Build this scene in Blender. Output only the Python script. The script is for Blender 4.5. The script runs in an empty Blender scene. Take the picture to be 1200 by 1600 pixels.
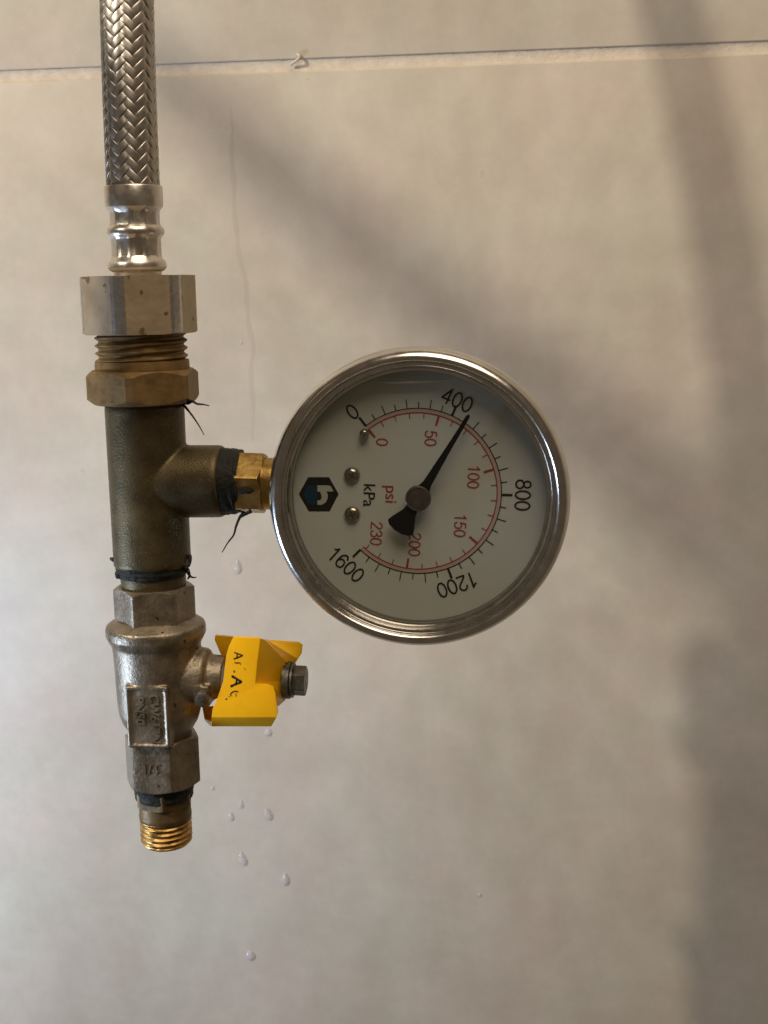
import bpy, math, random
from math import sin, cos, pi, radians, sqrt, atan2, exp
from mathutils import Vector, Matrix, noise

random.seed(7)
scene = bpy.context.scene
COL = scene.collection
MM = 0.001                      # everything below is written in millimetres

# ------------------------------------------------------------------ camera
F_PX, CX, CY = 2000.0, 600.0, 800.0          # focal length and centre in photograph pixels (1200 x 1600)
YAW, PITCH, ROLL = radians(-6.25), radians(10), radians(-1.1)
FW = Vector((sin(YAW) * cos(PITCH), cos(YAW) * cos(PITCH), -sin(PITCH)))
RT0 = FW.cross(Vector((0, 0, 1))).normalized()
UP0 = RT0.cross(FW)
RT = RT0 * cos(ROLL) + UP0 * sin(ROLL)
UP = -RT0 * sin(ROLL) + UP0 * cos(ROLL)


def ray(px, py):
    return FW + RT * ((px - CX) / F_PX) + UP * ((CY - py) / F_PX)


CAM = -ray(655, 774) * 294.0     # the front of the gauge is the origin, 294 mm from the lens


def hit(px, py, Y):
    """point of the plane y = Y (mm) that the photograph shows at this pixel"""
    d = ray(px, py)
    return CAM + d * ((Y - CAM.y) / d.y)


def scale_at(P):
    return F_PX / (P - CAM).dot(FW)      # pixels per mm


cd = bpy.data.cameras.new('camera')
cam = bpy.data.objects.new('camera', cd)
COL.objects.link(cam)
cam.matrix_world = Matrix(((RT.x, UP.x, -FW.x, CAM.x * MM), (RT.y, UP.y, -FW.y, CAM.y * MM),
                           (RT.z, UP.z, -FW.z, CAM.z * MM), (0, 0, 0, 1)))
cd.sensor_fit = 'VERTICAL'
cd.sensor_height = 36
cd.lens = 36 * F_PX / 1600
cd.clip_start = 0.01
cd.clip_end = 50
cd.dof.use_dof = True
cd.dof.focus_distance = 0.305
cd.dof.aperture_fstop = 55
scene.camera = cam
scene.render.resolution_x, scene.render.resolution_y = 768, 1024

# ------------------------------------------------------------------ light
w = bpy.data.worlds.new('World')
scene.world = w
w.use_nodes = True
wb = w.node_tree.nodes['Background']
wb.inputs[0].default_value = (1.0, 0.74, 0.48, 1)
wb.inputs[1].default_value = 0.095


def lamp(name, loc, target, power, size, color):
    ld = bpy.data.lights.new(name, 'AREA')
    ld.shape = 'DISK'
    ld.size = size * MM
    ld.energy = power
    ld.color = color
    o = bpy.data.objects.new(name, ld)
    COL.objects.link(o)
    o.location = Vector(loc) * MM
    o.rotation_euler = (Vector(target) - Vector(loc)).to_track_quat('-Z', 'Y').to_euler()
    return o


# the shadow of the nut (on the pipe axis, 150 mm off the wall) falls at pixel (1130, 1050): that line leads to the lamp
_W = hit(1180, 1060, 164.0)
_N = Vector((-67.9, 14, 51))
KEY = _W + (_N - _W) * (600 / 150)
lamp('work_lamp', KEY, (0, 164, 0), 5.2, 29, (1.0, 0.89, 0.72))
lamp('room_lamp', (150, -350, 750), (0, 164, 0), 4.7, 640, (1.0, 0.80, 0.61))
lamp('side_lamp', (-330, -60, -140), (-110, 150, -120), 0.86, 90, (0.55, 0.71, 1.0))

vs = scene.view_settings
vs.view_transform = 'Standard'
vs.look = 'None'
vs.exposure = 0
vs.gamma = 1
vs.use_curve_mapping = False
scene.render.engine = 'CYCLES'
scene.cycles.max_bounces = 8
scene.cycles.caustics_reflective = False
scene.cycles.caustics_refractive = False


# ------------------------------------------------------------------ materials
def mat(name, base, rough=0.5, metal=0.0, base2=None, nscale=200, ndetail=4, contrast=(0.35, 0.65),
        bump=0.0, bscale=600, rvar=0.0, coat=0.0, spec=0.5, dots=None):
    """principled material: two mottled base colours, optional roughness wear, bump and small specks"""
    m = bpy.data.materials.new(name)
    m.use_nodes = True
    nt = m.node_tree
    N, L = nt.nodes, nt.links
    p = N['Principled BSDF']
    p.inputs['Base Color'].default_value = (*base, 1)
    p.inputs['Roughness'].default_value = rough
    p.inputs['Metallic'].default_value = metal
    p.inputs['Specular IOR Level'].default_value = spec
    p.inputs['Coat Weight'].default_value = coat
    tc = N.new('ShaderNodeTexCoord')
    colsock = None
    if base2:
        nz = N.new('ShaderNodeTexNoise')
        nz.inputs['Scale'].default_value = nscale
        nz.inputs['Detail'].default_value = ndetail
        nz.inputs['Roughness'].default_value = 0.6
        L.new(tc.outputs['Object'], nz.inputs['Vector'])
        r = N.new('ShaderNodeValToRGB')
        r.color_ramp.elements[0].position, r.color_ramp.elements[1].position = contrast
        r.color_ramp.elements[0].color = (*base, 1)
        r.color_ramp.elements[1].color = (*base2, 1)
        L.new(nz.outputs['Fac'], r.inputs['Fac'])
        colsock = r.outputs['Color']
        if rvar:
            mr = N.new('ShaderNodeMapRange')
            mr.inputs[1].default_value, mr.inputs[2].default_value = 0.3, 0.7
            mr.inputs[3].default_value, mr.inputs[4].default_value = rough - rvar, rough + rvar
            L.new(nz.outputs['Fac'], mr.inputs[0])
            L.new(mr.outputs[0], p.inputs['Roughness'])
    if dots:
        dcol, dscale, thr = dots
        n2 = N.new('ShaderNodeTexNoise')
        n2.inputs['Scale'].default_value = dscale
        n2.inputs['Detail'].default_value = 3
        L.new(tc.outputs['Object'], n2.inputs['Vector'])
        r2 = N.new('ShaderNodeValToRGB')
        r2.color_ramp.elements[0].position, r2.color_ramp.elements[1].position = thr, thr + 0.03
        L.new(n2.outputs['Fac'], r2.inputs['Fac'])
        mx = N.new('ShaderNodeMix')
        mx.data_type = 'RGBA'
        L.new(r2.outputs['Color'], mx.inputs[0])
        if colsock:
            L.new(colsock, mx.inputs[6])
        else:
            mx.inputs[6].default_value = (*base, 1)
        mx.inputs[7].default_value = (*dcol, 1)
        colsock = mx.outputs[2]
    if colsock:
        L.new(colsock, p.inputs['Base Color'])
    if bump:
        n3 = N.new('ShaderNodeTexNoise')
        n3.inputs['Scale'].default_value = bscale
        n3.inputs['Detail'].default_value = 5
        L.new(tc.outputs['Object'], n3.inputs['Vector'])
        b = N.new('ShaderNodeBump')
        b.inputs['Strength'].default_value = bump
        b.inputs['Distance'].default_value = 0.0004
        L.new(n3.outputs['Fac'], b.inputs['Height'])
        L.new(b.outputs['Normal'], p.inputs['Normal'])
    return m


def clear_mat(name, tint, white=0.0, rough=0.02):
    """thin clear material: see-through, Fresnel gloss and a share of milky scatter"""
    m = bpy.data.materials.new(name)
    m.use_nodes = True
    nt = m.node_tree
    N, L = nt.nodes, nt.links
    N.remove(N['Principled BSDF'])
    out = N['Material Output']
    tr = N.new('ShaderNodeBsdfTransparent')
    tr.inputs[0].default_value = (*tint, 1)
    df = N.new('ShaderNodeBsdfDiffuse')
    df.inputs[0].default_value = (0.92, 0.91, 0.9, 1)
    m1 = N.new('ShaderNodeMixShader')
    m1.inputs[0].default_value = white
    L.new(tr.outputs[0], m1.inputs[1])
    L.new(df.outputs[0], m1.inputs[2])
    gl = N.new('ShaderNodeBsdfGlossy')
    gl.inputs['Roughness'].default_value = rough
    lw = N.new('ShaderNodeLayerWeight')          # Schlick gloss, the same from both sides of the film
    pw_ = N.new('ShaderNodeMath')
    pw_.operation = 'POWER'
    pw_.inputs[1].default_value = 5.0
    L.new(lw.outputs['Facing'], pw_.inputs[0])
    fr = N.new('ShaderNodeMath')
    fr.operation = 'MULTIPLY_ADD'
    fr.inputs[1].default_value = 0.9
    fr.inputs[2].default_value = 0.03
    L.new(pw_.outputs[0], fr.inputs[0])
    m2 = N.new('ShaderNodeMixShader')
    L.new(fr.outputs[0], m2.inputs[0])
    L.new(m1.outputs[0], m2.inputs[1])
    L.new(gl.outputs[0], m2.inputs[2])
    L.new(m2.outputs[0], out.inputs['Surface'])
    return m


def tile_mat():
    m = bpy.data.materials.new('tile_glaze')
    m.use_nodes = True
    nt = m.node_tree
    N, L = nt.nodes, nt.links
    p = N['Principled BSDF']
    tc = N.new('ShaderNodeTexCoord')

    def nz(scale, detail, rough=0.6):
        n = N.new('ShaderNodeTexNoise')
        n.inputs['Scale'].default_value = scale
        n.inputs['Detail'].default_value = detail
        n.inputs['Roughness'].default_value = rough
        L.new(tc.outputs['Object'], n.inputs['Vector'])
        return n

    def ramp(sock, a, b, ca, cb):
        r = N.new('ShaderNodeValToRGB')
        r.color_ramp.elements[0].position, r.color_ramp.elements[1].position = a, b
        r.color_ramp.elements[0].color = (*ca, 1)
        r.color_ramp.elements[1].color = (*cb, 1)
        L.new(sock, r.inputs['Fac'])
        return r.outputs['Color']

    def mix(fac, a, b, mode='MIX'):
        x = N.new('ShaderNodeMix')
        x.data_type = 'RGBA'
        x.blend_type = mode
        if isinstance(fac, float):
            x.inputs[0].default_value = fac
        else:
            L.new(fac, x.inputs[0])
        L.new(a, x.inputs[6])
        L.new(b, x.inputs[7])
        return x.outputs[2]
    big = ramp(nz(9, 6).outputs['Fac'], 0.36, 0.66, (0.51, 0.463, 0.39), (0.63, 0.58, 0.508))
    hue = ramp(nz(24, 4).outputs['Fac'], 0.35, 0.65, (0.97, 1.0, 0.96), (1.0, 0.955, 0.94))
    c1 = mix(1.0, big, hue, 'MULTIPLY')
    blot = ramp(nz(75, 5, 0.7).outputs['Fac'], 0.40, 0.68, (0.88, 0.88, 0.87), (1.0, 1.0, 1.0))
    c2 = mix(0.8, c1, blot, 'MULTIPLY')
    fine = ramp(nz(900, 3).outputs['Fac'], 0.3, 0.7, (0.96, 0.96, 0.96), (1.0, 1.0, 1.0))
    c3 = mix(0.4, c2, fine, 'MULTIPLY')
    speck = ramp(nz(150, 2).outputs['Fac'], 0.735, 0.76, (1.0, 1.0, 1.0), (0.90, 0.89, 0.87))
    c4 = mix(1.0, c3, speck, 'MULTIPLY')
    L.new(c4, p.inputs['Base Color'])
    p.inputs['Roughness'].default_value = 0.42
    p.inputs['Specular IOR Level'].default_value = 0.35
    b = N.new('ShaderNodeBump')
    b.inputs['Strength'].default_value = 0.05
    b.inputs['Distance'].default_value = 0.0004
    L.new(nz(260, 5).outputs['Fac'], b.inputs['Height'])
    L.new(b.outputs['Normal'], p.inputs['Normal'])
    return m


M_TILE = tile_mat()
M_GROUT = mat('grout', (0.55, 0.49, 0.41), 0.9, base2=(0.63, 0.57, 0.485), nscale=400, bump=0.6, bscale=1800)
M_BRAID = mat('braided_steel', (0.46, 0.44, 0.40), 0.38, 1.0, base2=(0.58, 0.555, 0.51), nscale=500, rvar=0.06)
M_CORE = mat('hose_core', (0.05, 0.045, 0.04), 0.6)
M_STEEL = mat('crimped_steel', (0.56, 0.53, 0.48), 0.34, 1.0, base2=(0.70, 0.67, 0.62), nscale=300, rvar=0.08, bump=0.15)
M_NUT = mat('dull_nickel', (0.37, 0.295, 0.195), 0.58, 0.5, base2=(0.45, 0.37, 0.255), nscale=180, rvar=0.06, bump=0.25,
            dots=((0.20, 0.13, 0.07), 300, 0.64))
M_BRASS_OLD = mat('aged_brass', (0.17, 0.105, 0.036), 0.56, 0.55, base2=(0.27, 0.175, 0.07), nscale=220, rvar=0.07, bump=0.3)
M_BRASS = mat('brass', (0.34, 0.22, 0.065), 0.36, 0.95, base2=(0.44, 0.30, 0.10), nscale=260, rvar=0.08, bump=0.2)
M_BRASS_NEW = mat('bright_brass', (0.20, 0.115, 0.035), 0.42, 1.0, base2=(0.52, 0.33, 0.115), nscale=330, contrast=(0.36, 0.58), rvar=0.08, bump=0.3)
M_TEE = mat('tarnished_brass', (0.072, 0.058, 0.028), 0.45, 0.7, base2=(0.115, 0.09, 0.045), nscale=140, rvar=0.07,
            bump=0.24, bscale=2300, dots=((0.21, 0.16, 0.085), 1900, 0.66))
M_VALVE = mat('cast_nickel', (0.19, 0.16, 0.115), 0.42, 0.8, base2=(0.29, 0.25, 0.19), nscale=260, rvar=0.08,
              bump=0.4, bscale=1100, dots=((0.08, 0.055, 0.03), 420, 0.68))
M_TAPE = mat('thread_sealant', (0.010, 0.012, 0.009), 0.62, base2=(0.020, 0.022, 0.017), nscale=500, bump=0.8, bscale=900, spec=0.22)
M_STRAND = mat('sealant_fibre', (0.012, 0.012, 0.01), 0.6)
M_YELLOW = mat('yellow_paint', (0.95, 0.53, 0.004), 0.36, base2=(0.90, 0.47, 0.004), nscale=120, coat=0.25, bump=0.15, bscale=500,
               dots=((0.20, 0.10, 0.02), 260, 0.73))
M_INK = mat('black_ink', (0.02, 0.015, 0.01), 0.5)
M_BOLT = mat('zinc_bolt', (0.11, 0.105, 0.085), 0.42, 0.85, base2=(0.17, 0.16, 0.135), nscale=400, rvar=0.1, bump=0.4)
M_BEZEL = mat('polished_stainless', (0.55, 0.54, 0.515), 0.21, 1.0, base2=(0.63, 0.62, 0.59), nscale=300, rvar=0.05, bump=0.03)
M_DIAL = mat('dial_white', (0.66, 0.69, 0.72), 0.5, base2=(0.70, 0.73, 0.76), nscale=60)
M_BLACK = mat('print_black', (0.015, 0.015, 0.015), 0.7, spec=0.1)
M_RED = mat('print_red', (0.42, 0.06, 0.075), 0.7, spec=0.1)
M_PINK = mat('print_pink', (0.60, 0.47, 0.48), 0.7, spec=0.1)
M_BLUE = mat('print_blue', (0.004, 0.045, 0.10), 0.7, spec=0.1)
M_WHITE = mat('print_white', (0.55, 0.56, 0.56), 0.7, spec=0.1)
M_NEEDLE = mat('needle_black', (0.008, 0.008, 0.008), 0.5, spec=0.15)
M_DIRTY = mat('dirty_brass', (0.10, 0.066, 0.028), 0.5, 0.6, base2=(0.16, 0.108, 0.045), nscale=240, bump=0.3)
M_HUB = mat('needle_hub', (0.10, 0.09, 0.075), 0.38, 0.7, base2=(0.15, 0.135, 0.11), nscale=500)
M_SCREW = mat('screw_steel', (0.42, 0.39, 0.34), 0.22, 1.0)
M_LENS = clear_mat('lens_glass', (0.93, 0.94, 0.91))
M_BUBBLE = clear_mat('bubble_film', (0.86, 0.86, 0.83), 0.06)
M_MENISC = clear_mat('bubble_edge', (0.85, 0.85, 0.83), 0.6)
M_DROP = clear_mat('water_drop', (0.95, 0.95, 0.95), 0.26, 0.05)
M_STREAK = clear_mat('water_trail', (0.985, 0.98, 0.975), 0.0, 0.4)
M_WOOD = mat('pale_wood', (0.45, 0.30, 0.16), 0.5, base2=(0.52, 0.36, 0.2), nscale=40)


# ------------------------------------------------------------------ builders
def thing(name, loc, label, cat, group=None, rot=None):
    o = bpy.data.objects.new(name, None)
    o.empty_display_size = 0.01
    COL.objects.link(o)
    o.location = Vector(loc) * MM
    if rot:
        o.rotation_euler = rot
    o['label'] = label
    o['category'] = cat
    if group:
        o['group'] = group
    return o


def origin_of(o):
    """where a part's local zero lies (mm): its thing's own place (meshes of a thing share that frame)"""
    while o is not None and o.parent is not None:
        o = o.parent
    return Vector((0, 0, 0)) if (o is None or o.get('local')) else o.location / MM


def obj(name, geo, m, parent=None, smooth=40, local=False):
    """geo = (verts in mm, faces); world coordinates unless local"""
    vs_, fs = geo
    off = Vector((0, 0, 0)) if local else origin_of(parent)
    me = bpy.data.meshes.new(name)
    me.from_pydata([tuple((Vector(v) - off) * MM) for v in vs_], [], fs)
    me.validate()
    me.materials.append(m)
    if smooth:
        me.polygons.foreach_set('use_smooth', [True] * len(me.polygons))
        me.set_sharp_from_angle(angle=radians(smooth))
    me.update()
    o = bpy.data.objects.new(name, me)
    COL.objects.link(o)
    if parent is not None:
        o.parent = parent
    return o


def tag(o, label=None, cat=None, group=None, kind=None):
    for k, v in (('label', label), ('category', cat), ('group', group), ('kind', kind)):
        if v:
            o[k] = v
    return o


def bake(o, mods):
    """run modifiers on an object and keep the result as its plain mesh"""
    for typ, props in mods:
        md = o.modifiers.new(typ.lower(), typ)
        for k, v in props.items():
            setattr(md, k, v)
    dg = bpy.context.evaluated_depsgraph_get()
    me = bpy.data.meshes.new_from_object(o.evaluated_get(dg))
    o.modifiers.clear()
    old = o.data
    o.data = me
    me.name = o.name
    bpy.data.meshes.remove(old)
    return o


def join(*geos):
    V, Fc = [], []
    for v, f in geos:
        n = len(V)
        V += [Vector(x) for x in v]
        Fc += [tuple(i + n for i in q) for q in f]
    return V, Fc


def tf(geo, Mx):
    return [Mx @ Vector(v) for v in geo[0]], geo[1]


def rings(R, cap=True, closed=False):
    """skin of a list of equally long closed rings"""
    n = len(R[0])
    V = [Vector(p) for r in R for p in r]
    Fc = []
    m = len(R)
    for i in range(m if closed else m - 1):
        a, b = i * n, ((i + 1) % m) * n
        for j in range(n):
            k = (j + 1) % n
            Fc.append((a + j, a + k, b + k, b + j))
    if cap and not closed:
        Fc.append(tuple(reversed(range(n))))
        Fc.append(tuple(range((m - 1) * n, m * n)))
    return V, Fc


def lathe(prof, segs=64, cap=True, rfun=None):
    """prof: (z, r) from low to high along local z"""
    R = []
    for z, r in prof:
        ring = []
        for j in range(segs):
            t = 2 * pi * j / segs
            rr = rfun(t, z, r) if rfun else r
            ring.append((rr * cos(t), rr * sin(t), z))
        R.append(ring)
    return rings(R, cap)


def thread(z0, z1, r_crest, r_root, pitch, segs=72, end_chamfer=True):
    n = max(6, int((z1 - z0) / pitch * 8))
    prof = [(z0 + (z1 - z0) * i / n, 1) for i in range(n + 1)]

    def rf(t, z, r):
        u = ((z - z0) / pitch - t / (2 * pi)) % 1.0
        k = min(1, max(0, 1 - abs(u - 0.5) / 0.36))
        rr = r_root + (r_crest - r_root) * min(1, k * 1.35)
        if end_chamfer:
            rr = min(rr, r_crest - 0.9 * max(0, 1.0 - (z - z0)))
        return rr
    return lathe(prof, segs, rfun=rf)


def hexprism(z0, z1, R, phase, chamfer=(0.93, 0.93), slope=0.55, bevel=0.985, segs=96):
    """hexagonal bar, R = corner radius, corners broken, both ends turned to a cone"""
    ap = R * cos(pi / 6)
    rings_ = []

    def hr(t):
        u = ((t - phase) % (pi / 3)) - pi / 6
        return min(ap / cos(u), R * bevel)
    ra, rb = R * chamfer[0], R * chamfer[1]
    ts = [phase + 2 * pi * j / segs for j in range(segs)]
    for kind in range(4):
        ring = []
        for t in ts:
            h = hr(t)
            if kind == 0:
                r, z = min(h, ra), z0
            elif kind == 1:
                r, z = h, z0 + max(0, h - ra) * slope + 0.01
            elif kind == 2:
                r, z = h, z1 - max(0, h - rb) * slope - 0.01
            else:
                r, z = min(h, rb), z1
            ring.append((r * cos(t), r * sin(t), z))
        rings_.append(ring)
    return rings(rings_)


def along(P, D, spin=0.0):
    """matrix that puts local z on direction D at P"""
    q = Vector(D).normalized().to_track_quat('Z', 'Y')
    return Matrix.Translation(P) @ q.to_matrix().to_4x4() @ Matrix.Rotation(spin, 4, 'Z')


def tube(path, rad, segs=8):
    """tube along points; rad a number or a list"""
    P = [Vector(p) for p in path]
    R = []
    up = Vector((0.13, 0.93, 0.31)).normalized()
    for i, p in enumerate(P):
        d = (P[min(i + 1, len(P) - 1)] - P[max(i - 1, 0)]).normalized()
        a = d.cross(up).normalized()
        b = d.cross(a)
        r = rad[i] if isinstance(rad, (list, tuple)) else rad
        R.append([p + a * (r * cos(2 * pi * j / segs)) + b * (r * sin(2 * pi * j / segs)) for j in range(segs)])
    return rings(R)


def box(x0, x1, y0, y1, z0, z1):
    v = [(x, y, z) for x in (x0, x1) for y in (y0, y1) for z in (z0, z1)]
    return v, [(0, 1, 3, 2), (4, 6, 7, 5), (0, 4, 5, 1), (2, 3, 7, 6), (0, 2, 6, 4), (1, 5, 7, 3)]


def spline(pts, n=10):
    P = [Vector(p) for p in pts]
    Q = [2 * P[0] - P[1]] + P + [2 * P[-1] - P[-2]]
    out = []
    for i in range(1, len(Q) - 2):
        for k in range(n):
            t = k / n
            a, b, c, d = Q[i - 1], Q[i], Q[i + 1], Q[i + 2]
            out.append(0.5 * ((2 * b) + (c - a) * t + (2 * a - 5 * b + 4 * c - d) * t * t + (3 * b - a - 3 * c + d) * t ** 3))
    out.append(P[-1])
    return out


def text_geo(s, size, extrude=0.0, bold=0.0, spacing=1.0):
    """filled letters centred on the origin in the local xy plane, size in mm"""
    cu = bpy.data.curves.new('t', 'FONT')
    cu.body = s
    cu.size = size
    cu.align_x = 'CENTER'
    cu.align_y = 'CENTER'
    cu.extrude = extrude
    cu.offset = bold
    cu.space_character = spacing
    cu.resolution_u = 6
    o = bpy.data.objects.new('t', cu)
    COL.objects.link(o)
    dg = bpy.context.evaluated_depsgraph_get()
    me = bpy.data.meshes.new_from_object(o.evaluated_get(dg))
    V = [v.co.copy() for v in me.vertices]
    Fc = [tuple(p.vertices) for p in me.polygons]
    bpy.data.objects.remove(o)
    bpy.data.curves.remove(cu)
    bpy.data.meshes.remove(me)
    xs = [v.x for v in V]
    ys = [v.y for v in V]
    c = Vector(((min(xs) + max(xs)) / 2, (min(ys) + max(ys)) / 2, 0))
    return [v - c for v in V], Fc


# ------------------------------------------------------------------ the run of pipe: one vertical axis
AX_Y, WALL_Y = 14.0, 164.0
AX_X = -67.87
VA = math.degrees(atan2(CAM.y - AX_Y, CAM.x - AX_X))      # bearing from the pipe axis to the viewer


def zp(py):
    """height (mm) on the pipe axis shown at this pixel row"""
    return hit(215 + (py - 430) * 46 / 885, py, AX_Y).z


def sc(py):
    return scale_at(Vector((AX_X, AX_Y, zp(py))))


def ax(py):
    return Vector((AX_X, AX_Y, zp(py)))


AXM = Matrix.Translation((AX_X, AX_Y, 0))


def pprof(rows):
    """(pixel row, half width in pixels) -> (z, r) low to high"""
    return sorted([(zp(y), hw / sc(y)) for y, hw in rows])


# ------------------------------------------------------------------ wall
wall = bpy.data.objects.new('wall', None)
COL.objects.link(wall)
wall.location = (0, WALL_Y * MM, 0)
wall['kind'] = 'structure'
wall['label'] = 'beige mottled ceramic tiled wall with one pale grout joint'
J_TOP = hit(600, 87, WALL_Y).z         # lower edge of the upper tile
J_BOT = hit(600, 106, WALL_Y).z        # upper edge of the lower tile
GAP = J_TOP - J_BOT
TW, TH, TT = 597.0, 397.0, 9.0


def tile_geo(x0, x1, z0, z1, y):
    """tile with a softly rounded arris, front face at y"""
    R = []
    for inset, d in ((0, TT), (0, 0.7), (0.1, 0.32), (0.32, 0.09), (0.7, 0.0)):
        R.append([(x0 + inset, y + d, z0 + inset), (x1 - inset, y + d, z0 + inset),
                  (x1 - inset, y + d, z1 - inset), (x0 + inset, y + d, z1 - inset)])
    return rings(R)


for col in (-1, 0, 1):
    for row in (-1, 0, 1):
        x0 = -330 + col * (TW + GAP)
        if row == 1:
            z0, z1 = J_TOP, J_TOP + TH
        else:
            z1 = J_BOT + row * (TH + GAP)
            z0 = z1 - TH
        obj('tile', tile_geo(x0, x0 + TW, z0, z1, WALL_Y + (0.25 if row == 1 else 0.0)), M_TILE, wall, smooth=50)

# mortar: rough ribbon in the joint in view, plain bed behind the tiles
gx = [-330 + TW * i / 420 for i in range(421)]
gv, gf = [], []
K = 9
for i, x in enumerate(gx):
    for k in range(K):
        u = k / (K - 1)
        z = J_BOT - 0.5 + (GAP + 1.0) * u
        y = WALL_Y + 0.32 + 0.9 * (1 - 4 * (u - 0.5) ** 2) * 0.5 + 0.45 * u
        y += 0.22 * noise.noise(Vector((x * 0.8, z * 1.1, 3))) + 0.12 * noise.noise(Vector((x * 2.3, z * 2.3, 9)))
        gv.append((x, y, z))
for i in range(420):
    for k in range(K - 1):
        a = i * K + k
        gf.append((a, a + K, a + K + 1, a + 1))
obj('grout_joint', (gv, gf), M_GROUT, wall, smooth=60)
obj('grout_bed', box(-1100, 1100, WALL_Y + 3.2, WALL_Y + 20, -1000, 620), M_GROUT, wall, smooth=0)

# ------------------------------------------------------------------ braided hose, ferrule, swivel nut
# centre line: straight above the nut, bending back to the wall far above the picture
Z_HB = zp(294)
step = 0.25
line = []
y_, z_, x_ = AX_Y, Z_HB, AX_X
ang = 0.0
Lh = 0.0
while y_ < WALL_Y - 6 and Lh < 420:
    line.append(Vector((x_, y_, z_)))
    s_ = max(0.0, z_ - 66)
    ang = min(radians(45), 2.2e-3 * s_)
    y_ += step * sin(ang)
    z_ += step * cos(ang)
    Lh += step


def hose_frame(s):
    i = min(len(line) - 2, max(0, int(s / step)))
    p = line[i].lerp(line[i + 1], s / step - i)
    d = (line[min(i + 1, len(line) - 1)] - line[max(i - 1, 0)]).normalized()
    a = Vector((1, 0, 0))
    b = d.cross(a).normalized()
    return p, a, b, d


hose = thing('braided_hose', (AX_X, AX_Y, zp(430)),
             'flexible hose sheathed in braided stainless steel, above the dull nickel nut', 'hose')
HR = 42.6 / sc(150)
NST, LEAD = 14, 14 * 2.62
core_pts = [line[i] for i in range(0, len(line), 12)]
cR = []
for s in [i * 3 for i in range(int(Lh / 3))]:
    p, a, b, d = hose_frame(s)
    cR.append([p + a * ((HR - 0.75) * cos(2 * pi * j / 32)) + b * ((HR - 0.75) * sin(2 * pi * j / 32)) for j in range(32)])
obj('hose_core', rings(cR), M_CORE, hose)
WIRES = 6
for sgn in (1, -1):
    for i in range(NST):
        th0 = 2 * pi * i / NST
        SV, SF = [], []
        ns = int((Lh - 1) / LEAD * 60)
        na = WIRES * 2 + 1
        slope_ang = atan2(2 * pi * HR, LEAD)           # angle from the hose axis
        wtot = 1.84
        for k in range(ns + 1):
            s = -0.6 + (Lh - 1) * k / ns
            th = th0 + sgn * 2 * pi * s / LEAD
            c = cos(th * NST / 2 - pi / 4)
            c = max(-1, min(1, c * 1.7))
            base = HR - 0.38 + 0.24 * sgn * c
            p, a, b, d = hose_frame(s)
            for q in range(na):
                u = (q / (na - 1) - 0.5) * wtot         # across the ribbon
                dth = u * cos(slope_ang) / HR
                ds = -sgn * u * sin(slope_ang)
                bump_ = 0.085 * (1 if q % 2 else 0)
                edge = 0.10 * (2 * abs(u) / wtot) ** 4
                r = base + bump_ - edge
                t2 = th + dth
                SV.append(p + d * ds + a * (r * cos(t2)) + b * (r * sin(t2)))
        for k in range(ns):
            for q in range(na - 1):
                f0 = k * na + q
                SF.append((f0, f0 + 1, f0 + na + 1, f0 + na))
        obj('braid_strand', (SV, SF), M_BRAID, hose, smooth=70)


fer_rows = [(290.5, 41), (291, 44.2), (293, 45.2), (318, 45), (324, 44), (329, 39.5), (333, 38.2), (347, 38), (352, 39),
            (356, 42.5), (360, 44.4), (364, 44.6), (368, 43), (372, 39.5), (375, 38.4), (400, 38.2), (404, 39.5), (408, 43.5), (413, 45.6),
            (418, 45.6), (422, 43), (425, 37.5), (432, 37)]


def crimp_r(t, z, r):
    py_lo, py_hi = zp(401), zp(331)
    if py_lo < z < py_hi and r < 39.6 / 6.5:
        u = ((t + 0.25) % (2 * pi / 10)) - pi / 10
        return r * (cos(pi / 10) / cos(u)) * 1.012
    return r


obj('ferrule', tf(lathe(pprof(fer_rows), 120, rfun=crimp_r), AXM), M_STEEL, hose, smooth=28)
obj('swivel_nut', tf(hexprism(zp(521), zp(431), 94 / sc(476), radians(VA - 21), (0.90, 0.93), 0.42, 0.95), AXM), M_NUT, hose, smooth=12)
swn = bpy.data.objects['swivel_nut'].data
swn.materials.append(mat('glint_corner', (0.50, 0.49, 0.46), 0.36, 1.0, base2=(0.66, 0.65, 0.62), nscale=700, bump=0.2, bscale=1500))
for p_ in swn.polygons:                      # lamp reflection along the corners, put into a brighter metal
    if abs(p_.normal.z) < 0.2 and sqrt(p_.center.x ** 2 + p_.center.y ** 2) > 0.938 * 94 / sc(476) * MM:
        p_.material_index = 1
# outlet on the wall the hose comes from, far above the picture
end = line[-1]
obj('wall_collar', tf(lathe([(-12, 9), (-9, 11), (4, 11), (6, 24), (7.5, 26), (8.5, 26)], 48), along(end, (0, 1, 0))), M_STEEL, hose)

# ------------------------------------------------------------------ bushing
bush = thing('reducing_bushing', ax(626), 'aged brass threaded bushing with hexagon collar, under the dull nickel nut', 'pipe fitting')
obj('male_thread', tf(thread(zp(563), zp(518), 71.5 / sc(540), 66.0 / sc(540), 1.82, end_chamfer=False), AXM), M_BRASS_OLD, bush, smooth=35)
obj('shoulder', tf(lathe(pprof([(586, 72), (575, 73), (568, 73), (563, 72.5), (562, 69)]), 64), AXM), M_BRASS_OLD, bush)
obj('hexagon_collar', tf(hexprism(zp(629), zp(577), 91.5 / sc(605), radians(VA - 14), (0.84, 0.85), 0.75, 0.965), AXM), M_BRASS_OLD, bush, smooth=14)

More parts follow.
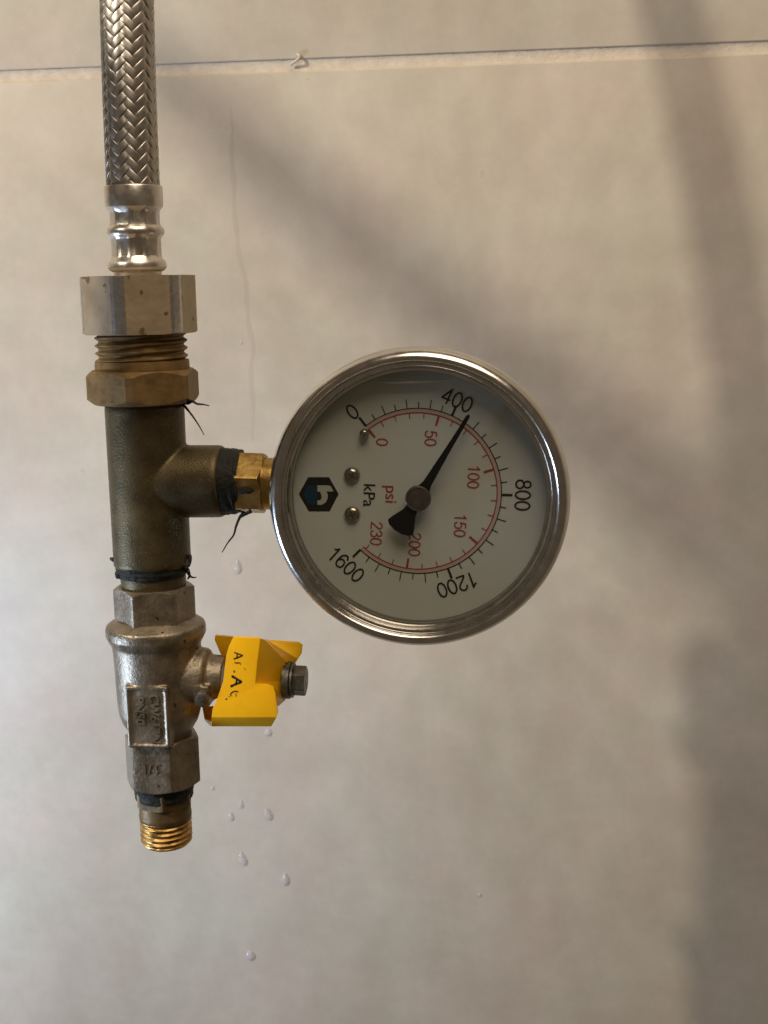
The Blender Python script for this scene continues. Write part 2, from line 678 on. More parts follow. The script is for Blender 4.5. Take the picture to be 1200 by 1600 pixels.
# ------------------------------------------------------------------ tee
BR_Z = hit(330, 752, AX_Y).z
tee = thing('pipe_tee', ax(885), 'dark tarnished brass pipe tee joining hose, gauge and valve', 'pipe tee')
r_tee = 60.5 / sc(760)
x_be = hit(352, 752, AX_Y).x
tz0, tz1 = zp(884), zp(628)
run = tf(lathe([(tz0, r_tee - 1.2), (tz0 + 0.25, r_tee - 0.3), (tz0 + 1.0, r_tee), (tz1 - 0.8, r_tee + 0.08), (tz1, r_tee - 0.6)], 72), AXM)
r_br = 56.5 / scale_at(Vector((-55, AX_Y, BR_Z)))
brn = tf(lathe([(0, r_br + 0.1), (x_be - AX_X - 1.2, r_br), (x_be - AX_X - 0.4, r_br - 0.35), (x_be - AX_X, r_br - 1.2)], 72),
         along(Vector((AX_X, AX_Y, BR_Z)), (1, 0, 0)))
body = obj('body', join(run, brn), M_TEE, tee, smooth=0)
bake(body, [('REMESH', dict(mode='VOXEL', voxel_size=0.38 * MM)), ('SMOOTH', dict(factor=0.5, iterations=7))])
body.data.materials.clear()
body.data.materials.append(M_TEE)
body.data.polygons.foreach_set('use_smooth', [True] * len(body.data.polygons))


def tape_ring(P, D, length, r0, r1, seed, amp=0.34, segs=72, n=12):
    """uneven wrap of sealing tape round an axis"""
    prof = [(length * i / n, r0 + (r1 - r0) * i / n) for i in range(n + 1)]

    def rf(t, z, r):
        return r + amp * noise.noise(Vector((cos(t) * 1.7 + seed, sin(t) * 1.7, z * 1.3))) \
            + 0.5 * amp * noise.noise(Vector((cos(t) * 5, sin(t) * 5 + seed, z * 2.6)))
    return tf(lathe(prof, segs, rfun=rf), along(P, D))


def strand(pts, r0, Y, name='tape_strand', parent=None, wob=0.0):
    P = [hit(x, y, Y + dy) for x, y, dy in pts]
    C = spline(P, 8)
    n = len(C)
    return obj(name, tube(C, [r0 * (1 - 0.75 * i / n) for i in range(n)], 6), M_STRAND, parent)


obj('thread_tape', tape_ring(ax(640), (0, 0, 1), zp(622) - zp(640), r_tee - 0.75, r_tee + 0.35, 3.1, 0.22), M_TAPE, tee)
obj('thread_tape', tape_ring(ax(898), (0, 0, 1), zp(879) - zp(898), 52 / sc(890), r_tee - 0.15, 7.7, 0.4), M_TAPE, tee)
obj('thread_tape', tape_ring(Vector((hit(345, 752, AX_Y).x, AX_Y, BR_Z)), (1, 0, 0), hit(379, 752, AX_Y).x - hit(345, 752, AX_Y).x,
                             r_br - 0.35, r_br - 1.35, 5.3, 0.35), M_TAPE, tee)
strand([(284, 627, 0), (293, 630, -3), (300, 627, -5), (308, 631, -6), (318, 632, -6), (327, 634, -6)], 0.52, AX_Y, parent=tee)
strand([(286, 632, 0), (293, 640, -4), (303, 653, -5), (312, 667, -5), (319, 680, -5)], 0.36, AX_Y, parent=tee)
strand([(382, 800, -4), (375, 808, -5), (369, 822, -6), (365, 836, -5), (356, 848, -5), (347, 863, -4)], 0.42, AX_Y, parent=tee)
strand([(392, 799, -5), (384, 803, -6), (376, 808, -6), (373, 812, -6)], 0.55, AX_Y, parent=tee)
strand([(186, 880, -1), (178, 874, -3), (173, 873, -3), (177, 877, -3), (186, 886, -3)], 0.55, AX_Y, parent=tee)
strand([(190, 890, -2), (184, 895, -4), (186, 902, -4), (196, 905, -4), (195, 914, -4), (190, 921, -3)], 0.6, AX_Y, parent=tee)
strand([(186, 890, -2), (182, 897, -4), (184, 903, -4), (189, 899, -4)], 0.6, AX_Y, parent=tee)
strand([(292, 891, 0), (295, 897, -3), (300, 902, -3), (307, 902, -3)], 0.5, AX_Y, parent=tee)
strand([(288, 884, 0), (294, 892, -3), (296, 900, -3), (293, 905, -3)], 0.62, AX_Y, parent=tee)
strand([(296, 868, -1), (297, 876, -2), (295, 884, -3), (289, 888, -4)], 0.6, AX_Y, parent=tee)

# ------------------------------------------------------------------ nipple between tee and valve
nip = thing('pipe_nipple', ax(925), 'short dark pipe nipple smeared with sealant between tee and valve', 'pipe fitting')
obj('barrel', tf(lathe(pprof([(935, 49), (915, 50), (905, 50.5), (895, 50.5), (880, 50)]), 56), AXM), M_TEE, nip)
obj('sealant_smear', tape_ring(ax(926), (0, 0, 1), zp(914) - zp(926), 52.5 / sc(920), 50 / sc(920), 1.4, 0.3), M_TAPE, nip)

# ------------------------------------------------------------------ ball valve
valve = thing('ball_valve', ax(1222), 'cast nickel-plated ball valve body with yellow wing handle', 'valve')
VAX = 1.2 / 6.2     # the casting stands a little right of the pipe axis
obj('hexagon_end', tf(hexprism(zp(988), zp(914), 63.5 / sc(950), radians(VA - 32), (0.90, 0.86), 0.62, 0.985), AXM), M_VALVE, valve, smooth=14)
obj('hexagon_end', tf(hexprism(zp(1221), zp(1146), 60.5 / sc(1185), radians(VA - 50), (0.86, 0.85), 0.6, 0.985), AXM), M_VALVE, valve, smooth=14)
bodyg = tf(lathe(pprof([(964, 58), (969, 68), (974, 76), (978, 77.5), (989, 77.5), (996, 74), (1003, 69.5), (1012, 68), (1040, 66.5), (1090, 65),
                        (1110, 63), (1124, 58.5), (1134, 52), (1143, 47), (1156, 45)]), 80), AXM)
B0, B1 = hit(255, 1053, AX_Y), hit(460, 1063, AX_Y)
SD = (B1 - B0).normalized()
s62 = scale_at(B0)


def on_stem(px):
    """point of the valve stem axis at this pixel column"""
    return B0 + SD * ((hit(px, 1057, AX_Y).x - B0.x) / SD.x)


def stem_lathe(rows, segs=56):
    P = on_stem(rows[0][0])
    prof = [((on_stem(x) - P).length, hw / s62) for x, hw in rows]
    return tf(lathe(prof, segs), along(P, SD))


boss = stem_lathe([(270, 48), (296, 46), (312, 45), (322, 44), (326, 41), (328, 35), (338, 34), (352, 33)])
lug = tf(box(-1.9, 1.9, -1.2, 6, -2.7, 2.7), Matrix.Translation(hit(316, 1087, AX_Y - 6.2)))
PANEL_T = radians(VA - 17)
PM = AXM @ Matrix.Translation((0, 0, zp(1100))) @ Matrix.Rotation(PANEL_T, 4, 'Z') @ Matrix(((0, 0, 1, 0), (1, 0, 0, 0), (0, 1, 0, 0), (0, 0, 0, 1)))
# PM: local x across the panel, local y up, local z out of the casting
pw, ph = 31 / s62, 47 / s62
pad = tf(box(-pw, pw, -ph, ph, 4, 10.35), PM)
frame = [tf(box(-pw - 0.35, -pw + 0.45, -ph, ph, 6, 10.78), PM), tf(box(pw - 0.45, pw + 0.35, -ph, ph, 6, 10.78), PM),
         tf(box(-pw, pw, ph - 0.45, ph + 0.35, 6, 10.78), PM), tf(box(-pw, pw, -ph - 0.35, -ph + 0.45, 6, 10.78), PM)]
vb = obj('body', join(bodyg, boss, lug, pad, *frame), M_VALVE, valve, smooth=0)
bake(vb, [('REMESH', dict(mode='VOXEL', voxel_size=0.3 * MM)), ('SMOOTH', dict(factor=0.5, iterations=6))])
vb.data.materials.clear()
vb.data.materials.append(M_VALVE)
vb.data.polygons.foreach_set('use_smooth', [True] * len(vb.data.polygons))


def cast_text(s, size, Mx, name='cast_lettering'):
    g = text_geo(s, size, extrude=0.38, bold=0.09)
    return obj(name, tf(g, Mx), M_VALVE, vb, smooth=40)


cast_text('CW617N', 3.15, PM @ Matrix.Translation((1.9, -0.2, 10.42)) @ Matrix.Rotation(-pi / 2, 4, 'Z'))
cast_text('PN50', 3.15, PM @ Matrix.Translation((-1.85, 1.7, 10.42)) @ Matrix.Rotation(-pi / 2, 4, 'Z'))
HEXN = radians(VA - 50 + 30)
HM = AXM @ Matrix.Translation((0, 0, zp(1186))) @ Matrix.Rotation(HEXN, 4, 'Z') @ Matrix(((0, 0, 1, 0), (1, 0, 0, 0), (0, 1, 0, 0), (0, 0, 0, 1)))
apo = 60.5 / sc(1185) * cos(pi / 6)
gt = text_geo('1/4', 3.4, extrude=0.3, bold=0.06)
obj('cast_lettering', tf(gt, HM @ Matrix.Translation((0, 0.4, apo + 0.02))), M_VALVE, valve, smooth=40)
PB = hit(316, 1089, AX_Y - 8.6)
obj('stop_pin', tf(lathe([(0, 1.45), (2.2, 1.45), (2.5, 1.3), (2.65, 0.9)], 24), along(PB + Vector((0, 1.6, 0)), (0, -1, 0))), M_BOLT, valve)

# handle: pressed sheet, open towards the valve; n = mm in front of the stem axis
YS = AX_Y


def hp(x, y, n):
    return hit(300 + x / 6, 970 + y / 6, YS - n)


NF = 8.6
hv = {
    'a': hp(388, 152, NF), 'b': hp(640, 164, NF), 'c': hp(612, 380, NF), 'd': hp(592, 590, NF), 'e': hp(705, 590, NF),
    'f': hp(762, 612, NF), 'g': hp(784, 690, NF), 'h': hp(802, 860, NF), 'i': hp(792, 905, NF),
    'j': hp(186, 905, NF), 'k': hp(192, 830, NF), 'l': hp(240, 720, NF), 'm': hp(292, 570, NF), 'n': hp(320, 330, NF),
    'p': hp(345, 240, NF),
    # fold under the lower edge
    'q': hp(182, 990, NF - 2.4), 'r': hp(745, 990, NF - 2.4), 's': hp(170, 985, NF - 8), 't': hp(740, 985, NF - 8),
    'u': hp(125, 940, NF - 14), 'v': hp(700, 930, NF - 14), 'w': hp(105, 800, NF - 15), 'x': hp(690, 790, NF - 15),
    # slanting web with the hub
    'A': hp(690, 182, NF - 1.6), 'B': hp(880, 385, 1.5), 'C': hp(880, 560, 1.2), 'D': hp(880, 740, 1.0), 'E': hp(812, 800, 3.2),
    # wing behind
    'G': hp(1005, 196, -4), 'H': hp(1038, 225, -4), 'I': hp(1030, 300, -3.4), 'J': hp(955, 418, -1.5), 'K': hp(840, 330, -1.0),
    'L': hp(700, 176, -3.2), 'M': hp(215, 138, -5.5), 'N': hp(212, 180, -5.5), 'O': hp(262, 300, -5.2), 'P': hp(330, 430, -5.0), 'Q': hp(640, 400, -4.0),
}
names = list(hv)
ix = {k: i for i, k in enumerate(names)}
hf = ['abcnp', 'cdmn', 'dejkl', 'dlm', 'efghij', 'jirq', 'qrts', 'stvu', 'uvxw',
      'bABc', 'cBCd', 'dCDe', 'eDf', 'fDEg', 'AKB', 'LGHIJK', 'MLQPON', 'LKQ', 'ALK', 'KJB']
hg = ([hv[k] for k in names], [tuple(ix[c] for c in reversed(f)) for f in hf])
handle = obj('handle', hg, M_YELLOW, valve, smooth=0)
bake(handle, [('SOLIDIFY', dict(thickness=1.1 * MM, offset=-1.0)),
              ('BEVEL', dict(width=1.15 * MM, segments=4, limit_method='ANGLE', angle_limit=radians(20)))])
handle['label'] = 'yellow painted wing handle with black handwriting and chipped edges'
handle.data.polygons.foreach_set('use_smooth', [True] * len(handle.data.polygons))
handle.data.set_sharp_from_angle(angle=radians(50))


def pen(pts, wd=7):
    """a stroke of marker pen lying on the front of the handle"""
    P = [hp(x, y, NF + 0.06) for x, y in pts]
    V, Fc = [], []
    for i, p in enumerate(P):
        d = (P[min(i + 1, len(P) - 1)] - P[max(0, i - 1)]).normalized()
        nrm = Vector((-d.z, 0, d.x)) * (wd * 1.5 / 6 / 6.3 / 2 * (0.8 + 0.4 * random.random()))
        V += [p + nrm, p - nrm]
    for i in range(len(P) - 1):
        Fc.append((2 * i, 2 * i + 1, 2 * i + 3, 2 * i + 2))
    return V, Fc


ink = join(pen([(395, 297), (430, 309), (474, 326)], 9), pen([(474, 326), (430, 345), (390, 358)], 10), pen([(424, 308), (420, 348)], 8),
           pen([(398, 392), (420, 396), (446, 394)], 8), pen([(446, 394), (455, 403), (452, 412)], 5), pen([(486, 440), (502, 462)], 3),
           pen([(388, 476), (400, 475)], 12),
           pen([(374, 512), (378, 530)], 9), pen([(376, 520), (420, 545), (464, 574)], 15), pen([(464, 574), (415, 592), (366, 612)], 15),
           pen([(360, 605), (376, 622)], 10), pen([(420, 548), (410, 598)], 11),
           pen([(432, 668), (412, 660), (388, 664), (368, 676), (358, 692)], 8), pen([(358, 692), (372, 706)], 5), pen([(408, 680), (414, 712)], 4),
           pen([(318, 728), (324, 740)], 10), pen([(344, 704), (350, 712)], 6))
obj('handwriting', ink, M_INK, handle, smooth=0)

# handle bolt
bolt = obj('handle_bolt', stem_lathe([(443, 27), (444, 29), (454, 29), (455, 27)], 48), M_BOLT, valve)
P0 = on_stem(455)
obj('bolt_head', tf(hexprism(0, (on_stem(478) - P0).length, 24 / 6.25, radians(20), (0.99, 0.9), 0.4, 0.98), along(P0, SD)), M_BOLT, bolt, smooth=14)
obj('lock_washer', stem_lathe([(455, 26), (456, 27), (459, 27), (460, 25)], 40), M_BOLT, bolt)

# ------------------------------------------------------------------ lower nipple with open thread
low = thing('threaded_nipple', ax(1327), 'brass nipple under the valve with bright open thread', 'pipe fitting')
obj('sealant_smear', tape_ring(ax(1243), (0, 0, 1), zp(1216) - zp(1243), 44.5 / sc(1230), 47.5 / sc(1230), 4.2, 0.3), M_TAPE, low)
obj('hexagon_collar', tf(hexprism(zp(1253), zp(1222), 46.8 / sc(1240), radians(VA - 65), (0.9, 0.97), 0.6, 0.985), AXM), M_DIRTY, low, smooth=14)
obj('barrel', tf(lathe(pprof([(1280, 38.5), (1276, 40), (1275, 40.6), (1268, 40.6), (1267, 40), (1240, 40.4)]), 56), AXM), M_DIRTY, low)
obj('male_thread', tf(thread(zp(1316), zp(1275), 40.2 / sc(1305), 37.4 / sc(1305), 1.34), AXM), M_BRASS_NEW, low, smooth=35)

# ------------------------------------------------------------------ pressure gauge (own frame: x right, z up, y away from the viewer)
DROOP = radians(2.2)
G_LOC, GS = Vector((-0.6, 0, -1.4)), 1.02
gauge = thing('pressure_gauge', G_LOC, 'round stainless steel pressure gauge with white dial in kPa and psi', 'pressure gauge', rot=(0, DROOP, 0))
gauge['local'] = 1
gauge.scale = (GS, GS, GS)
GM = Matrix.Rotation(-pi / 2, 4, 'X')           # local z of a lathe -> +y (away from the viewer)
RO = 34.4


def glathe(prof, segs=128, cap=True):
    return tf(lathe(prof, segs, cap), GM)


def annulus(prof, segs=160):
    """closed ring section turned about the gauge axis; prof = (depth, radius)"""
    R = []
    for j in range(segs):
        t = 2 * pi * j / segs
        R.append([(r * cos(t), d, r * sin(t)) for d, r in prof])
    return rings(R, cap=False, closed=True)


case = obj('case', glathe([(10.2, 30.6), (6.5, 31.9), (6.6, 32.3), (7.5, 32.9), (27, 32.9), (28.5, 31.5), (28.5, 10), (28.6, 0.1)], cap=False), M_BEZEL, gauge, local=True)
# rolled bezel
bz = [(7.2, 32.95), (7.6, 33.7), (7.0, RO), (4.4, RO + 0.1), (2.8, RO - 0.05), (1.5, RO - 0.45), (0.6, RO - 1.1), (0.15, RO - 1.75), (0.0, RO - 2.3),
      (0.25, RO - 2.75), (0.9, RO - 3.1), (1.5, RO - 3.35), (1.55, RO - 3.7), (1.4, RO - 4.0), (1.7, RO - 4.25), (2.6, RO - 4.5), (3.4, RO - 4.75), (3.4, RO - 5.2), (4.4, RO - 5.2), (4.4, 32.2), (6.8, 32.3)]
obj('bezel', annulus(bz), M_BEZEL, gauge, smooth=50, local=True)
obj('gasket_ring', annulus([(4.45, RO - 5.25), (4.45, 31.8), (7.3, 31.8), (7.3, RO - 4.9)]), mat('gasket_grey', (0.16, 0.155, 0.14), 0.5), gauge, local=True)
obj('lens', glathe([(3.5, 29.8), (4.3, 29.8)], 96), M_LENS, gauge, smooth=30, local=True)
DD = 7.4                                        # depth of the dial behind the front of the bezel
dial = obj('dial', glathe([(DD, 30.5), (DD + 0.8, 30.5)], 96), M_DIAL, gauge, smooth=30, local=True)


def flat(poly, d):
    """flat print: polygon in dial mm, lifted d in front of the dial"""
    return [(x, DD - d, z) for x, z in poly], [tuple(range(len(poly)))]


def arc_band(r0, r1, a0, a1, d, n=120):
    V, Fc = [], []
    for i in range(n + 1):
        t = radians(a0 + (a1 - a0) * i / n)
        V += [(PC.x + r0 * cos(t), DD - d, PC.y + r0 * sin(t)), (PC.x + r1 * cos(t), DD - d, PC.y + r1 * sin(t))]
    for i in range(n):
        Fc.append((2 * i, 2 * i + 1, 2 * i + 3, 2 * i + 2))
    return V, Fc


def tick(a, r0, r1, wd, d):
    t = radians(a)
    u, v = Vector((cos(t), 0, sin(t))), Vector((-sin(t), 0, cos(t))) * wd / 2
    o = Vector((PC.x, DD - d, PC.y))
    return [o + u * r0 + v, o + u * r1 + v, o + u * r1 - v, o + u * r0 - v], [(0, 1, 2, 3)]


def dxy(px, py):
    """dial millimetres (x right, z up in the gauge's own frame) shown at this pixel"""
    v = (hit(px, py, DD * GS) - G_LOC) / GS
    v = Matrix.Rotation(-DROOP, 3, 'Y') @ v
    return v.x, v.z


PC = Vector(dxy(652.5, 768.3))
mk = [Vector(dxy(*p)) - PC for p in ((574.4, 668.7), (705, 652), (783.7, 773), (700.7, 890), (560.3, 861.4))]
RK = sum(v.length for v in mk) / 5
RP = RK - 1.0
A0 = math.degrees(atan2(mk[0].y, mk[0].x))
SW = math.degrees(atan2(mk[4].y, mk[4].x)) - A0
if SW > 0:
    SW -= 360
MA = [math.degrees(atan2(v.y, v.x)) for v in mk]
MA = [a if k < 4 or a < 0 else a - 360 for k, a in enumerate(MA)]


def kpa_angle(v):
    k = min(3, int(v / 400))
    return MA[k] + (MA[k + 1] - MA[k]) * (v / 400 - k)


obj('scale_band', arc_band(RP, RK, A0, A0 + SW, 0.05), M_PINK, dial, smooth=0, local=True)
obj('scale_arc', arc_band(RK - 0.11, RK + 0.11, A0, A0 + SW, 0.09), M_BLACK, dial, smooth=0, local=True)
obj('scale_arc', arc_band(RP - 0.13, RP + 0.13, A0, A0 + SW, 0.09), M_RED, dial, smooth=0, local=True)
tk = []
for v in range(0, 1601, 50):
    a = kpa_angle(v)
    if v % 400 == 0:
        tk.append(tick(a, RK, RK + 2.5, 0.52, 0.12))
    else:
        tk.append(tick(a, RK, RK + (2.2 if v % 100 == 0 else 1.45), 0.22, 0.12))
obj('scale_ticks', join(*tk), M_BLACK, dial, smooth=0, local=True)
tk = []
for v in range(0, 231, 10):
    a = kpa_angle(v * 6.8948)
    if v % 50 == 0:
        tk.append(tick(a, RP - 2.4, RP, 0.5, 0.12))
    else:
        tk.append(tick(a, RP - 1.35, RP, 0.2, 0.12))
obj('scale_ticks', join(*tk), M_RED, dial, smooth=0, local=True)


def dial_text(name, s, x, z, rot, size, m, bold=0.0, spacing=1.0):
    g = text_geo(s, size, 0, bold, spacing)
    t = radians(rot + 1.3)
    V = [(x + v.x * cos(t) - v.y * sin(t), DD - 0.12, z + v.x * sin(t) + v.y * cos(t)) for v in g[0]]
    return obj(name, (V, g[1]), m, dial, smooth=0, local=True)


STROKES = {   # numerals as pen strokes, cap height 1; a leading 'c' marks a curve
    '1': [('c', (.13, .74), (.26, .82), (.37, .96)), ('l', (.37, 1.0), (.37, .0))],
    '2': [('c', (.07, .68), (.09, .82), (.19, .92), (.32, .95), (.45, .9), (.53, .78), (.5, .63), (.38, .47), (.2, .28), (.09, .12), (.06, .055)), ('l', (.04, .055), (.58, .055))],
    '3': [('c', (.07, .72), (.12, .86), (.25, .95), (.39, .93), (.5, .82), (.49, .65), (.38, .55), (.24, .53)),
          ('c', (.24, .53), (.42, .51), (.54, .4), (.55, .24), (.44, .09), (.28, .05), (.14, .1), (.06, .25))],
    '4': [('l', (.44, 0), (.44, .99)), ('l', (.46, .96), (.05, .26)), ('l', (.02, .28), (.6, .28))],
    '5': [('l', (.54, .945), (.16, .945)), ('l', (.18, .97), (.1, .47)),
          ('c', (.1, .5), (.2, .6), (.34, .62), (.48, .54), (.55, .38), (.53, .2), (.41, .08), (.26, .05), (.13, .11), (.06, .25))],
    '6': [('c', (.54, .74), (.48, .88), (.35, .95), (.2, .88), (.1, .7), (.075, .42), (.1, .2), (.2, .08), (.33, .05), (.47, .11), (.55, .25), (.54, .42), (.46, .55),
           (.33, .6), (.19, .54), (.09, .4))],
}


def oval(cx_, cy_, rx, ry):
    return ['l'] + [(cx_ + rx * cos(2 * pi * k / 32), cy_ + ry * sin(2 * pi * k / 32)) for k in range(33)]


STROKES['0'] = [oval(.31, .5, .25, .445)]
STROKES['8'] = [oval(.31, .735, .2, .21), oval(.31, .285, .25, .235)]


def number(s_, px, py, rot, cap, wd, m):
    V, Fc = [], []
    x0 = -0.66 * len(s_) / 2
    cx0, cz0 = dxy(px, py)
    t = radians(rot + 1.3)
    lift = 0
    for ch in s_:
        for st in STROKES[ch]:
            lift += 1
            P = [Vector((a + x0, b - 0.5, 0)) for a, b in st[1:]]
            if st[0] == 'c':
                P = spline(P, 5)
            n0 = len(V)
            for k, p in enumerate(P):
                d = P[min(k + 1, len(P) - 1)] - P[max(k - 1, 0)]
                if len(P) == 33:
                    d = P[(k + 1) % 32] - P[(k - 1) % 32]
                d.normalize()
                nn = Vector((-d.y, d.x, 0)) * wd / 2
                for q in (p + nn, p - nn):
                    q = q * cap
                    V.append((cx0 + q.x * cos(t) - q.y * sin(t), DD - 0.10 - 0.004 * lift, cz0 + q.x * sin(t) + q.y * cos(t)))
            for k in range(len(P) - 1):
                a = n0 + 2 * k
                Fc.append((a, a + 1, a + 3, a + 2))
        x0 += 0.66
    return obj('scale_number', (V, Fc), m, dial, smooth=0, local=True)


for s_, px, py, rot in (('0', 551, 643, 38), ('400', 715, 625, -24), ('800', 817, 774, -92), ('1200', 714, 914, -160), ('1600', 541, 882, -42)):
    number(s_, px, py, rot, 3.75, 0.105, M_BLACK)
for s_, px, py in (('0', 597, 691), ('50', 673, 685), ('100', 740, 745), ('150', 719, 821), ('200', 648, 851), ('230', 588, 834)):
    number(s_, px, py, -93, 2.85, 0.105, M_RED)
dial_text('unit_psi', 'psi', *dxy(608, 772), -92, 3.9, M_RED, 0.01)
dial_text('unit_kpa', 'kPa', *dxy(577, 774), -92, 3.9, M_BLACK, 0.01)


def crop_poly(pts):
    return [dxy(440 + x / 4.2857, 700 + y / 4.2857) for x, y in pts]


logo = obj('logo', flat(crop_poly([(115, 308), (178, 195), (318, 195), (382, 308), (322, 424), (182, 424)]), 0.06), M_BLACK, dial, smooth=0, local=True)
obj('logo_blue', flat(crop_poly([(148, 308), (172, 250), (238, 250), (238, 372), (205, 380), (178, 372)]), 0.10), M_BLUE, dial, smooth=0, local=True)
obj('logo_letter', flat(crop_poly([(240, 250), (312, 250), (330, 256), (348, 290), (300, 290), (310, 312), (308, 340), (294, 366), (268, 380), (240, 380),
                                   (240, 350), (258, 350), (268, 338), (268, 318), (258, 292), (240, 292)]), 0.10), M_WHITE, dial, smooth=0, local=True)

for px, py in ((550, 742.5), (550.5, 803.5)):
    x, z = dxy(px, py)
    T = Matrix.Translation((x, DD, z)) @ Matrix.Rotation(pi / 2, 4, 'X')
    sk = obj('dial_screw', tf(lathe([(0, 1.9), (0.5, 1.85), (0.95, 1.5), (1.2, 0.95), (1.28, 0.5)], 32), T), M_SCREW, gauge, smooth=60, local=True)
    a = random.random() * 1.5
    for k in range(2):
        T2 = T @ Matrix.Rotation(a + k * pi / 2, 4, 'Z')
        obj('cross_slot', tf(box(-0.95, 0.95, -0.17, 0.17, 1.1, 1.3 + 0.003 * k), T2), M_CORE, sk, smooth=0, local=True)
x, z = dxy(570, 677)
obj('stop_pin', tf(lathe([(0, 1.1), (1.6, 1.1), (2.0, 0.8), (2.15, 0.4)], 24), Matrix.Translation((x, DD, z)) @ Matrix.Rotation(pi / 2, 4, 'X')), M_SCREW, gauge, local=True)

# needle
NH = 3.0
na = radians(60.4)
nu, nv = Vector((cos(na), 0, sin(na))), Vector((-sin(na), 0, cos(na)))
outl = [(22.4, 0.12), (21.9, 0.42), (14, 0.62), (4.0, 1.05), (2.4, 1.5), (0, 1.9), (-2.4, 1.35), (-4.2, 1.7), (-6.6, 2.9), (-7.9, 3.35), (-8.7, 2.6), (-9.2, 1.0)]
outl = outl + [(a, -b) for a, b in reversed(outl)]
nf = [nu * a + nv * b + Vector((0, DD - NH - 0.25, 0)) for a, b in outl]
nb = [nu * a + nv * b + Vector((0, DD - NH + 0.25, 0)) for a, b in outl]
needle = obj('needle', rings([nf, nb]), M_NEEDLE, gauge, smooth=30, local=True)
obj('hub', tf(lathe([(0, 0.9), (NH - 0.3, 0.9), (NH - 0.3, 2.95), (NH + 0.7, 2.95), (NH + 1.0, 2.75), (NH + 1.0, 2.55), (NH + 0.85, 2.5), (NH + 0.85, 0.2)], 48),
              Matrix.Translation((0, DD, 0)) @ Matrix.Rotation(pi / 2, 4, 'X')), M_HUB, needle, smooth=30, local=True)
# bubble of air under the glass, at the top of the filling
bub, btop = [], []
for j in range(25):
    t = radians(75 + 37 * j / 24)
    u = -1 + 2 * j / 24
    rin = 29.0 - 2.5 * (1 - u * u) ** 0.55
    bub.append(Vector((rin * cos(t), 5.0, rin * sin(t))))
    btop.append(Vector((29.2 * cos(t), 4.6, 29.2 * sin(t))))
film = obj('air_bubble', (bub + btop, [(j, j + 1, 26 + j, 25 + j) for j in range(24)]), M_BUBBLE, gauge, local=True)
obj('bubble_edge', tube(bub, [0.08 + 0.2 * (1 - (2 * j / 24 - 1) ** 2) for j in range(25)], 8), M_MENISC, film, local=True)

# stem: neck and hexagon on the rim side, screwed into the tee
stz = BR_Z
SX = Vector((-1, 0, 0))
sy = AX_Y


def gpart(name, rows, m, parent, segs=48):
    """turned about the stem; rows = (pixel column, half height in pixels)"""
    prof = [((hit(x, 752, AX_Y).x - G_LOC.x) / GS, hh / 6.4 / GS) for x, hh in rows]
    return obj(name, tf(lathe(prof, segs), Matrix.Translation((0, sy / GS, 0.6)) @ Matrix.Rotation(pi / 2, 4, 'Y')), m, parent, local=True)


stem = gpart('stem', [(366, 38), (380, 38), (405, 40), (412, 40.5), (440, 40.5), (452, 40.5)], M_BRASS, gauge)
h0, h1 = (hit(375, 752, AX_Y).x - G_LOC.x) / GS, (hit(414, 752, AX_Y).x - G_LOC.x) / GS
obj('hexagon', tf(hexprism(h0, h1, 51 / 6.4 / GS, radians(-107), (0.97, 0.87), 0.6, 0.985),
                  Matrix.Translation((0, sy / GS, 0.6)) @ Matrix.Rotation(pi / 2, 4, 'Y')), M_BRASS, stem, smooth=14, local=True)
sm = []
for j in range(30):
    t = 2 * pi * j / 30
    rr = 1 + 0.25 * noise.noise(Vector((cos(t) * 2, sin(t) * 2, 0)))
    sm.append((2.0 * rr * cos(t), 0.75 * rr * sin(t)))
sp = hit(391, 769, AX_Y - 7.7)
dome = rings([[(sp.x + a * k, sp.y - dz, sp.z + b * k) for a, b in sm] for k, dz in ((1, -0.6), (0.85, 0.2), (0.4, 0.4))])
obj('sealant_blob', dome, M_TAPE, stem, local=True)

# ------------------------------------------------------------------ water on the tile
def droplet(px, py, wpx, hpx, label, lean=0.0, tail=0.0):
    P = hit(px, py, WALL_Y)
    k = scale_at(P)
    a, b = wpx / 2 / k, hpx / 2 / k
    R = []
    for q in range(7):
        ph = q / 6 * pi / 2
        ring = []
        for j in range(24):
            t = 2 * pi * j / 24
            x, z = a * cos(t) * cos(ph), b * sin(t) * cos(ph)
            if z > 0:
                x *= 1 - 0.45 * (z / b) * (1 if tail else 0.5)
                z *= 1 + tail
            wob = 1 + 0.08 * noise.noise(Vector((px + cos(t), py + sin(t), 0)))
            ring.append((P.x + (x + lean * z) * wob, P.y - 0.03 - 0.75 * a * sin(ph), P.z + z * wob - 0.12 * b * sin(ph)))
        R.append(ring)
    o = obj('water_droplet', rings(R), M_DROP, None, smooth=60)
    tag(o, label, 'droplet', 'water droplets on the tiled wall')
    c = P * MM
    for v in o.data.vertices:
        v.co -= c
    o.location = c
    return o


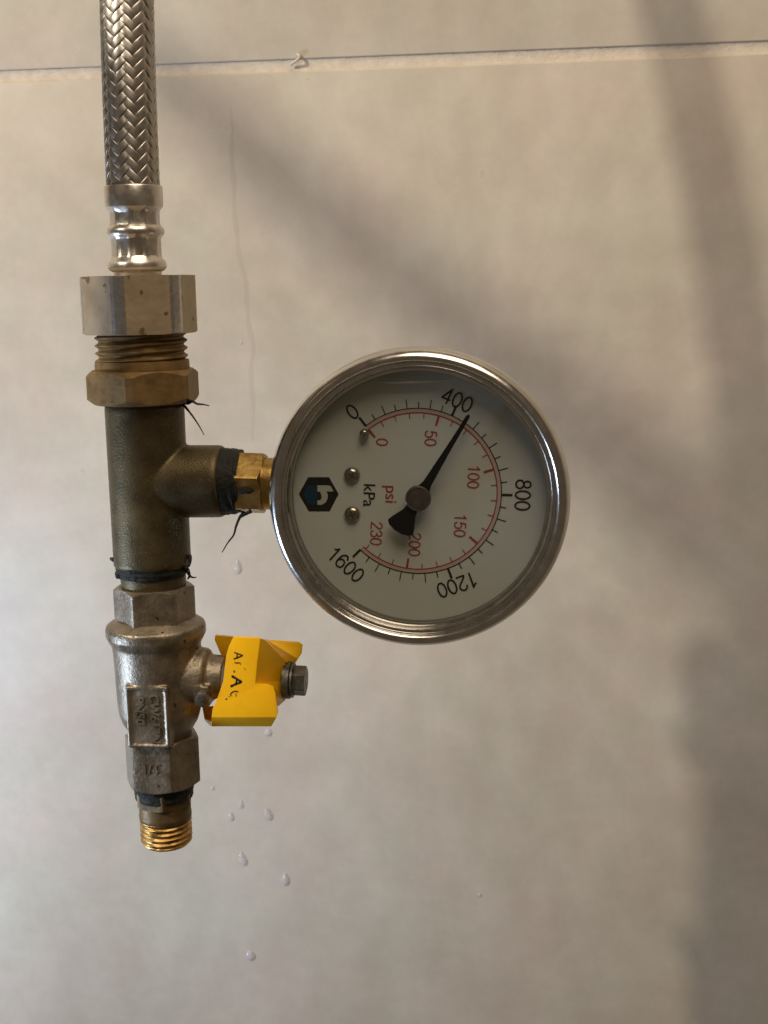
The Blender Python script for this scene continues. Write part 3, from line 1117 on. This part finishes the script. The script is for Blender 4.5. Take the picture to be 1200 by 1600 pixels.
for args in (
    (371.5, 888, 11, 17, 'water droplet on the tile below the black strand hanging from the tee', 0.0, 0.7),
    (377.5, 535, 4, 6, 'tiny bright water droplet on the tile between brass bushing and gauge', 0.0, 0.0),
    (419, 1144, 11, 12, 'water droplet on the tile just under the yellow handle', 0.0, 0.0),
    (332, 1231, 6, 7, 'tiny bright water droplet on the tile beside the lower nipple', 0.0, 0.0),
    (377, 1257, 7, 13, 'small faint water droplet above and right of a slightly larger faint one', 0.0, 0.3),
    (361, 1276, 9, 14, 'small faint water droplet level with the end of the brass thread', 0.0, 0.2),
    (419, 1273, 13, 17, 'large water droplet with a short bent trail above it', -0.25, 0.5),
    (380, 1344, 12, 17, 'long thin water droplet just below the end of the brass thread', -0.2, 0.7),
    (445.5, 1374, 13, 19, 'fat oval water droplet lower right of the long thin one', 0.0, 0.15),
    (391, 1492, 14, 16, 'lowest round water droplet on the tile, far below the others', 0.0, 0.0),
    (749, 1398, 6, 6, 'lone tiny water droplet on the tile far below the gauge', 0.0, 0.0),
):
    droplet(*args)

# trail a drop has left on the tile
tr = [(360, 165), (363, 200), (362, 240), (366, 290), (366, 330), (371, 370), (374, 400), (384, 440), (386, 480), (390, 515), (396, 545), (392, 580), (396, 640), (394, 690)]
C = spline([hit(x, y, WALL_Y - 0.02) for x, y in tr], 6)
tv, tfc = [], []
for i, p in enumerate(C):
    wd = 1.15 * (0.7 + 0.5 * noise.noise(Vector((i * 0.21, 0, 0)))) * (1.0 if 4 < i < len(C) - 6 else 0.4)
    tv += [p + Vector((-wd, 0, 0)), p + Vector((0, -0.07, 0)), p + Vector((wd, 0, 0))]
for i in range(len(C) - 1):
    a = 3 * i
    tfc += [(a, a + 1, a + 4, a + 3), (a + 1, a + 2, a + 5, a + 4)]
tag(obj('water_trail', (tv, tfc), M_STREAK), 'faint vertical water trail running down the tile beside the hose', 'water trail')

# shaving stuck in the joint
cp = [hit(454, 101.5, WALL_Y - 0.5), hit(458, 98.5, WALL_Y - 1.0), hit(462, 95.5, WALL_Y - 1.5), hit(466, 92, WALL_Y - 1.8), hit(467.5, 88.5, WALL_Y - 1.4),
      hit(466.5, 86, WALL_Y - 0.6), hit(464.5, 85.5, WALL_Y + 0.1)]
C = spline(cp, 6)
tag(obj('mortar_curl', tube(C, 0.5, 8), M_GROUT), 'small pale curled shaving stuck in the grout joint', 'shaving')

# ------------------------------------------------------------------ unseen hand shower added beside the viewpoint to shade the tiles and the gauge
S0 = 0.5
qa = hit(225, 95, WALL_Y).lerp(KEY, S0)
qb = hit(1330, 1018, WALL_Y).lerp(KEY, S0)
qh = Vector((202, WALL_Y, -166)).lerp(KEY, S0)          # centre of the head
shower = thing('shadow_caster', qh, 'added shadow caster shaped as a chrome hand shower, unseen, well in front of the tiled wall', 'shadow caster')
hp_ = spline([qa, qa.lerp(qb, 0.35), qa.lerp(qb, 0.7), qb, qh], 8)
obj('handle', tube(hp_, [4.8 + 6.6 * min(1, 1.5 * k / len(hp_)) for k in range(len(hp_))], 24), M_STEEL, shower)
obj('head', tf(lathe([(-16, 6), (-13, 14), (-6, 25), (0, 31), (7, 32), (9, 31), (9.5, 28)], 56), along(qh, Vector((0.2, 1, -0.2)))), M_STEEL, shower)
